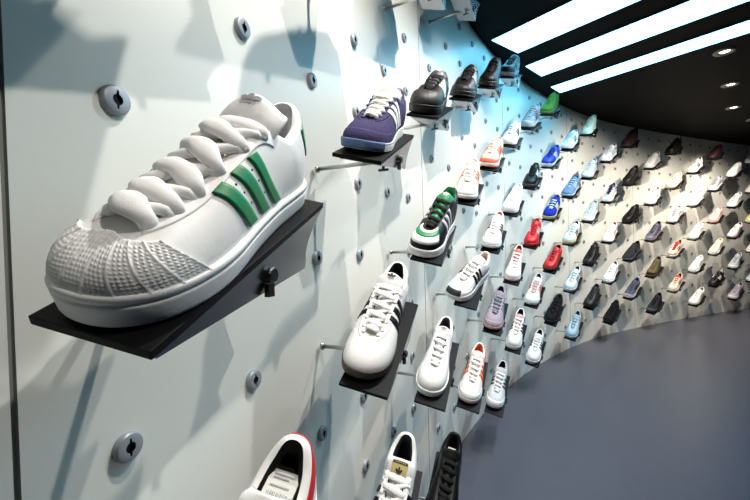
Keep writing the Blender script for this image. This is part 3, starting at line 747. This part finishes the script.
# ------------------------------------------------------------------ the stock of the wall
def C(**k): return k
S = 'stripes'
GN, GF = 'sneakers on the near stretch of wall', 'sneakers on the far stretch of wall'
SHOES = [
 # --- near stretch
 (0, 0, 'shell', {S, 'shelltoe', 'heel', 'fatlace', 'leaf', 'eyestay'}, C(up='white', st='green', so='white', ht='green', la='white', li='offw', ov='white'), 'large white sneaker with green stripes and fat white laces, nearest', leather),
 (0, 2, 'court', {'collar', 'collarside', 'insolelabel'}, C(up='white', so='white', li='black', la='white', cb='red', to='white'), 'white sneaker with red collar band and a white price sticker inside', leather),
 (0, -2, 'court', {S, 'shelltoe'}, C(up='offw', st='navy', so='white', li='grey'), 'pale sneaker above the picture edge over the green striped sneaker', leather),
 (2, -3, 'court', {S, 'heel'}, C(up='white', st='red', so='white', li='grey'), 'white sneaker above the picture edge over the purple suede sneaker', leather),
 (2, -1, 'retro', {S, 'overlay', 'heel', 'toewrap'}, C(up='purple', st='white', so='white', tw='denim', la='white', li='white', to='cream', ov='purple', ey='purple', ht='white'), 'purple suede sneaker with white stripes, white laces and blue sole', suede),
 (2, 1, 'retro', {S, 'heel', 'leaf'}, C(up='white', st='black', so='gum', la='white', li='black', to='white', ht='white', leafc='ink'), 'white sneaker with three black stripes and a dark gum sole', leather),
 (2, 3, 'court', {S, 'goldlabel', 'shelltoe'}, C(up='white', st='black', so='white', la='white', li='dgrey', to='white'), 'white sneaker with a gold tongue label at the bottom edge', leather),
 (4, -2, 'court', {S, 'shelltoe', 'leaf'}, C(up='black', st='white', so='jet', la='black', li='grey', ov='black', to='dgrey', leafc='white'), 'black leather sneaker with white stripes, shell toe and black sole', leather),
 (4, 0, 'mid', {S, 'vamp', 'vampband', 'leaf'}, C(up='black', st='silver', so='white', ou='white', la='black', li='green', to='green', vp='white', vb='green', leafc='white'), 'black and white sneaker with green tongue and green toe band', leather),
 (4, 2, 'court', {'leaf', 'heel'}, C(up='white', so='white', la='white', li='dgrey', to='white', ht='white'), 'plain all-white leather sneaker below the black and green sneaker', leather),
 (4, 4, 'court', {'whitetag'}, C(up='jet', so='jet', la='black', li='black', to='black'), 'all-black sneaker with a white paper tag inside, at bottom edge', leather),
 (4, -4, 'court', {S}, C(up='dgrey', st='white', so='black', li='black'), 'dark sneaker at the top edge above the black shell-toe sneaker', leather),
 (6, -5, 'runner', {S, 'overlay'}, C(up='black', st='silver', so='black', la='black', li='black'), 'black sneaker cut by the top picture edge, beside the dark ceiling', leather),
 (6, -3, 'runner', {S, 'overlay', 'sidepanel'}, C(up='black', st='silver', so='jet', ou='jet', la='black', li='black', ov='char', sp='dgrey'), 'black running shoe with silver marks, second in upper black row', leather),
 (6, -1, 'runner', {S, 'overlay', 'sidepanel'}, C(up='cream', st='coral', so='white', ou='black', la='white', li='offw', ov='white', sp='peach'), 'cream and peach running shoe left of the pure white one', fabric),
 (6, 1, 'runner', {S, 'toebumper', 'overlay'}, C(up='white', st='black', so='white', ou='white', la='offw', li='peach', tb='char', ov='white'), 'white running shoe with dark toe bumper and black stripes', leather),
 (6, 3, 'runner', {S, 'overlay', 'sidepanel', 'collar'}, C(up='white', st='orange', so='white', ou='coral', la='white', li='orange', ov='white', sp='orange', cb='orange'), 'white running shoe with orange collar and orange trim', fabric),
 (8, -4, 'mid', {'overlay'}, C(up='jet', so='jet', ou='jet', la='jet', li='black', ov='black'), 'all-black sneaker, third in the upper black row, without light marks', leather),
 (8, -2, 'runner', {S, 'overlay', 'sidepanel'}, C(up='peach', st='coral', so='white', ou='coral', la='white', li='coral', ov='coral', sp='coral'), 'coral and white running shoe below the upper row of black sneakers', fabric),
 (8, 0, 'runner', {S, 'overlay', 'sidepanel'}, C(up='white', st='maroon', so='white', ou='black', la='white', li='coral', ov='white', sp='pink'), 'white and pink running shoe with dark red stripes', fabric),
 (8, 2, 'runner', {S, 'sidepanel', 'overlay'}, C(up='lilac', st='grey', so='pink', ou='black', la='grey', li='black', ov='lilac', sp='grey'), 'lilac grey running shoe with dark collar and pinkish toe', fabric),
 (8, 4, 'runner', {S, 'heel', 'overlay'}, C(up='offw', st='dgrey', so='offw', ou='dgrey', la='white', li='black', ov='white', ht='red'), 'greyish white running shoe with dark lining, beside the orange trimmed one', fabric),
 (10, -5, 'court', {S, 'heel'}, C(up='jet', st='grey', so='grey', la='jet', li='black'), 'black sneaker with pale sole, last and highest of the black row', leather),
 (10, -3, 'retro', {S, 'heel'}, C(up='offw', st='dgrey', so='white', la='offw', li='dgrey', ht='dgrey'), 'off-white slim sneaker with dark collar above the coral running shoe', leather),
 (10, -1, 'runner', {'overlay'}, C(up='white', so='white', ou='white', la='white', li='offw', to='white'), 'pure white running shoe left of the black one with white stripes', fabric),
 (10, 1, 'mid', {'overlay', 'heel', 'leaf'}, C(up='white', so='white', ou='red', la='white', li='red', ov='white', ht='red', to='coral'), 'white sneaker with bright red tongue and red outsole', leather),
 (10, 3, 'mid', {S, 'collar'}, C(up='white', st='navy', so='white', ou='white', la='white', li='navy', to='pink', cb='navy'), 'tall white sneaker with a navy collar', leather),
 (12, -4, 'mid', {S, 'overlay'}, C(up='grey', st='slate', so='silver', ou='black', la='silver', li='grey', ov='silver'), 'silver grey sneaker left of and below the lime green one', leather),
 (12, -2, 'court', {S}, C(up='black', st='white', so='dgrey', la='black', li='black'), 'black sneaker with white stripes next to the royal blue sneaker', leather),
 (12, 0, 'court', {S, 'heel'}, C(up='red', st='white', so='red', la='red', li='red', to='red'), 'red sneaker with white stripes, upper one of the two red sneakers', leather),
 (12, 2, 'runner', {S, 'overlay', 'sidepanel'}, C(up='white', st='coral', so='white', ou='white', la='pink', li='navy', ov='white', sp='pink'), 'white running shoe with coral trim left of the black-red one', fabric),
 (12, 4, 'court', {S}, C(up='white', st='dgrey', so='white', la='white', li='black'), 'white sneaker with grey stripes, low beside the curved floor edge', leather),
 # --- far stretch
 (14, -5, 'mid', {'overlay'}, C(up='lime', so='lime', ou='gum', la='lime', li='black', ov='lime', to='lime'), 'lime green sneaker just under the black ceiling', suede),
 (14, -3, 'court', {S}, C(up='blue', st='pale', so='pale', la='blue', li='navy', to='blue'), 'royal blue sneaker with pale stripes, upper of two blue ones', leather),
 (14, -1, 'court', {S}, C(up='blue', st='white', so='gold', la='pale', li='navy', to='blue'), 'royal blue sneaker with a tan sole, lower of two blue ones', suede),
 (14, 1, 'court', {'heel'}, C(up='red', so='black', la='red', li='maroon', to='red', ht='red'), 'red sneaker without stripes, lower one of the two red sneakers', leather),
 (14, 3, 'runner', {S, 'sidepanel'}, C(up='jet', st='maroon', so='jet', ou='jet', la='black', li='dgrey', sp='maroon'), 'black running shoe with dark red trim below the plain red sneaker', fabric),
 (16, -4, 'runner', {S, 'overlay'}, C(up='pale', st='steel', so='pale', ou='black', la='white', li='steel', ov='white'), 'pale blue running shoe just above the upper royal blue sneaker', leather),
 (16, -2, 'runner', {S, 'overlay'}, C(up='steel', st='sky', so='sky', ou='black', la='sky', li='slate', ov='steel'), 'steel blue running shoe right of and above the tan-soled blue sneaker', fabric),
 (16, 0, 'court', {S, 'heel'}, C(up='pale', st='navy', so='gold', la='pale', li='navy', ht='slate'), 'pale blue sneaker with navy marks right of the upper red sneaker', leather),
 (16, 2, 'court', {'collar', S}, C(up='pale', st='steel', so='pale', la='pale', li='navy', cb='navy'), 'pale blue sneaker with navy collar right of the lower red sneaker', leather),
 (16, 4, 'court', {S}, C(up='sky', st='pale', so='sky', la='sky', li='navy'), 'light blue sneaker low down, right of the black and red one', leather),
 (18, -5, 'mid', set(), C(up='mint', so='mint', ou='black', la='mint', li='mint', to='mint'), 'mint green sneaker in the top row under the black ceiling', leather),
 (18, -3, 'runner', {'collar', 'overlay'}, C(up='sky', so='sky', ou='black', la='pale', li='royal', ov='pale', cb='royal'), 'sky blue sneaker with royal blue collar below the mint green one', leather),
 (18, -1, 'runner', {'overlay', S}, C(up='sky', st='white', so='white', ou='lime', la='pale', li='steel', ov='white'), 'sky blue and white running shoe with a green tinted sole', leather),
 (18, 1, 'runner', {'overlay'}, C(up='black', so='black', ou='black', la='black', li='dgrey', ov='char'), 'black sneaker, second from bottom in the column under the mint one', leather),
 (18, 3, 'runner', {'overlay'}, C(up='char', so='jet', ou='jet', la='char', li='black', ov='black'), 'black sneaker at the bottom of the column under the mint one', leather),
 (20, -4, 'runner', {'collar', S}, C(up='pale', st='sky', so='pale', ou='black', la='pale', li='navy', cb='slate'), 'pale blue sneaker with slate collar left of two black high sneakers', leather),
 (20, -2, 'runner', {'collar', 'overlay'}, C(up='silver', so='pale', ou='navy', la='navy', li='black', ov='pale', cb='navy', to='navy'), 'pale sneaker with navy throat, below the slate collared one', leather),
 (20, 0, 'runner', {'collar', S}, C(up='white', st='silver', so='white', ou='maroon', la='white', li='red', cb='red'), 'white running shoe with a red heel collar and dark red sole', leather),
 (20, 2, 'court', {'heel'}, C(up='white', so='white', la='white', li='dgrey', ht='grey'), 'white sneaker with dark lining below the red collared running shoe', leather),
 (20, 4, 'runner', {'overlay'}, C(up='jet', so='jet', ou='jet', la='jet', li='dgrey', ov='black'), 'black running shoe below the white one with dark lining, near floor', fabric),
 (22, -5, 'mid', {'overlay'}, C(up='brown', so='brown', ou='jet', la='brown', li='black', ov='maroon'), 'dark brown high sneaker, top row, right of the mint one', leather),
 (22, -3, 'mid', set(), C(up='black', so='black', ou='jet', la='black', li='black'), 'all-black high sneaker straight below the dark brown one', leather),
 (22, -1, 'court', {'overlay'}, C(up='jet', so='jet', la='black', li='char', ov='black'), 'all-black low sneaker, third in the column under the brown one', leather),
 (22, 1, 'runner', {S, 'sidepanel'}, C(up='char', st='maroon', so='slate', ou='jet', la='dgrey', li='black', sp='dgrey'), 'charcoal running shoe, fourth in the column under the dark brown one', fabric),
 (22, 3, 'runner', {S, 'overlay'}, C(up='slate', st='maroon', so='offw', ou='jet', la='slate', li='navy', ov='lilac'), 'slate blue running shoe, lowest in the column under the brown one', fabric),
 (24, -4, 'runner', {'collar'}, C(up='offw', so='offw', ou='black', la='white', li='grey', cb='dgrey'), 'off-white running shoe with dark collar right of the all-black high sneaker', leather),
 (24, -2, 'runner', {S}, C(up='white', st='peach', so='white', ou='black', la='white', li='dgrey'), 'white running shoe with peach stripes above the slate grey one', leather),
 (24, 0, 'mid', {'overlay'}, C(up='slate', so='lilac', ou='jet', la='dgrey', li='black', ov='grey'), 'slate grey sneaker with lilac midsole above the olive brown one', leather),
 (24, 2, 'mid', {'overlay'}, C(up='olive', so='olive', ou='jet', la='olive', li='brown', ov='brown'), 'olive brown sneaker on the far wall', suede),
 (24, 4, 'runner', {'overlay'}, C(up='char', so='black', ou='jet', la='black', li='navy', ov='slate'), 'dark charcoal sneaker straight below the olive brown one', fabric),
 (26, -5, 'mid', {'heel'}, C(up='jet', so='black', ou='jet', la='black', li='white', ht='white'), 'black high sneaker with a white patch in the top row', leather),
 (26, -3, 'court', {'heel'}, C(up='cream', so='cream', la='cream', li='peach', ht='peach'), 'cream sneaker straight below the black one with a white patch', leather),
 (26, -1, 'runner', {'overlay'}, C(up='offw', so='white', ou='black', la='lilac', li='lilac', ov='white'), 'white sneaker with lilac tint, between cream sneakers above and below', leather),
 (26, 1, 'court', {S, 'vamp'}, C(up='cream', st='red', so='cream', la='red', li='dgrey', vp='cream', to='red'), 'cream sneaker with red tongue, upper of two cream-red ones', leather),
 (26, 3, 'court', {S, 'heel'}, C(up='cream', st='red', so='cream', la='cream', li='jet', to='red', ht='red'), 'cream sneaker with red heel, lower of two cream-red ones', leather),
 (28, -4, 'runner', {S}, C(up='white', st='dgrey', so='white', ou='black', la='white', li='dgrey'), 'white running shoe with dark marks left below the dark maroon one', leather),
 (28, -2, 'court', {'heel'}, C(up='white', so='white', la='white', li='peach', ht='peach'), 'white sneaker with peach heel, second in the column of white sneakers', leather),
 (28, 0, 'court', set(), C(up='white', so='white', la='white', li='offw'), 'plain white sneaker, third in the column of white sneakers', leather),
 (28, 2, 'court', {S}, C(up='white', st='offw', so='white', la='white', li='white'), 'white sneaker, fourth in the column of white sneakers', leather),
 (28, 4, 'runner', {'overlay'}, C(up='white', so='offw', ou='black', la='white', li='grey', ov='white'), 'white sneaker at the foot of the column of white sneakers', leather),
 (30, -5, 'retro', {'overlay'}, C(up='maroon', so='jet', la='black', li='black', ov='maroon'), 'dark maroon low sneaker in the top row, lit by a lamp', leather),
 (30, -3, 'runner', {'overlay'}, C(up='grey', so='offw', ou='black', la='grey', li='slate', ov='silver'), 'grey sneaker straight below the dark maroon one', leather),
 (30, -1, 'court', {'heel'}, C(up='pink', so='pink', la='pink', li='coral', ht='coral'), 'pinkish sneaker with coral heel below the grey one', leather),
 (30, 1, 'court', {'heel'}, C(up='cream', so='white', la='cream', li='yellow', ht='yellow'), 'cream sneaker with a yellow heel below the pinkish one', leather),
 (30, 3, 'runner', {S, 'heel'}, C(up='black', st='white', so='black', ou='jet', la='black', li='white', ht='white'), 'black and white running shoe below the cream one with yellow heel', leather),
 (32, -4, 'court', {'heel'}, C(up='white', so='white', la='white', li='white', ht='offw'), 'bright white sneaker right of and below the dark maroon one', leather),
 (32, -2, 'runner', {'overlay'}, C(up='offw', so='white', ou='black', la='silver', li='grey', ov='white'), 'off-white running shoe straight below the bright white one at the right', leather),
 (32, 0, 'runner', {'collar'}, C(up='offw', so='lilac', ou='black', la='offw', li='dgrey', cb='pink'), 'off-white sneaker with pink collar near the right edge', leather),
 (32, 2, 'runner', {'overlay'}, C(up='silver', so='offw', ou='black', la='silver', li='grey', ov='offw'), 'light grey sneaker below the pink collared one near the right edge', leather),
 (32, 4, 'runner', {S, 'overlay'}, C(up='lilac', st='grey', so='offw', ou='black', la='lilac', li='slate', ov='offw'), 'pale lilac running shoe in the lowest row near the right edge', leather),
 (34, -5, 'court', {'heel'}, C(up='white', so='white', la='white', li='grey', ht='grey'), 'white sneaker cut by the right picture edge, topmost there', leather),
 (34, -3, 'runner', {'overlay'}, C(up='cream', so='white', ou='black', la='cream', li='grey', ov='offw'), 'cream white sneaker at the right picture edge, second from top', leather),
 (34, -1, 'court', set(), C(up='yellow', so='cream', la='cream', li='grey'), 'pale yellowish sneaker at the right picture edge, middle height', leather),
 (34, 1, 'court', {'heel'}, C(up='offw', so='white', la='white', li='slate', ht='slate'), 'off-white sneaker with slate heel at the right picture edge', leather),
 (34, 3, 'runner', {'overlay'}, C(up='sky', so='pale', ou='black', la='pale', li='steel', ov='pale'), 'light blue sneaker at the right picture edge, lowest there', leather),
]
rnd = random.Random(11)
PLACE = {  # how each nearer sneaker stands on its shelf: (outward, back), size, turn
    (0, 0): ((-.005, .004), 1.08, 0), (0, 2): ((-.012, .008), 1.16, 0), (2, -1): ((-.006, .006), 1.0, 0), (2, 1): ((-.017, .012), 1.06, 0), (2, 3): ((-.010, .014), 1.10, 0),
    (4, 4): ((.000, .020), 1.10, 0), (4, 2): ((-.015, .016), 1.0, 0), (6, 3): ((-.009, .013), 1.0, 0), (8, 4): ((-.010, .014), .98, 0), (6, 1): ((-.016, .008), 1.08, -.32),
    (4, 0): ((-.008, .006), 1.06, -.12)}
for (i, j, style, feats, cols, label, mt) in SHOES:
    if len(label.split()) > 12: print('LONG', len(label.split()), label)
    det = 2 if i <= 2 else (1 if i <= 12 else 0)
    gshelf = 'black shelves of the near stretch' if i <= 12 else 'black shelves of the far stretch'
    place_shelf(i, j, 'black shelf under the ' + label, gshelf)
    yaw = rnd.uniform(-.05, .05) if i > 4 else 0.0
    sh_, sc_, tn_ = PLACE.get((i, j), ((-.010, .008), (1.03 if i <= 12 else 1.07) * (.97 if style == 'mid' else 1), yaw))
    place = (tn_, sh_, sc_)
    place_shoe(i, j, style, feats, cols, label, GN if i <= 12 else GF, det, *place, mt)

# ------------------------------------------------------------------ the sockets
taken = {(a[0], a[1]) for a in SHOES}
NEAR = {(0, -1): 'large keyhole socket on the wall above the green striped sneaker', (0, 1): 'large keyhole socket on the wall below the green striped sneaker',
 (1, -2): 'keyhole socket near the top edge, right above the tongue of the green striped sneaker', (1, 1): 'keyhole socket straight above the red collared sneaker',
 (2, -2): 'keyhole socket up left of the purple sneaker, in a blue shadow', (2, 0): 'keyhole socket halfway between the purple sneaker rod and the black striped sneaker rod',
 (2, 2): 'keyhole socket right of the red collared sneaker', (3, -3): 'keyhole socket at the top edge above the purple sneaker laces',
 (3, -2): 'keyhole socket touching the purple sneaker at its left side', (3, -1): 'keyhole socket close below the purple sneaker shelf',
 (3, 0): 'keyhole socket close above the white sneaker with black stripes', (3, 2): 'keyhole socket close below the shelf of the black striped white sneaker',
 (3, 3): 'keyhole socket left of the gold labelled sneaker'}
SKIP = {(0, 0), (1, -1), (1, 0), (3, 1)}
for (i, j), lab in NEAR.items(): place_socket(i, j, lab, 'large wall sockets', True)
for i in range(4, 36):
    for j in range(-6, 5):
        if (i, j) in SKIP or (i, j) in taken: continue
        place_socket(i, j, 'small keyhole socket, one of the even grid between the rows of sneakers', 'small wall sockets', False)
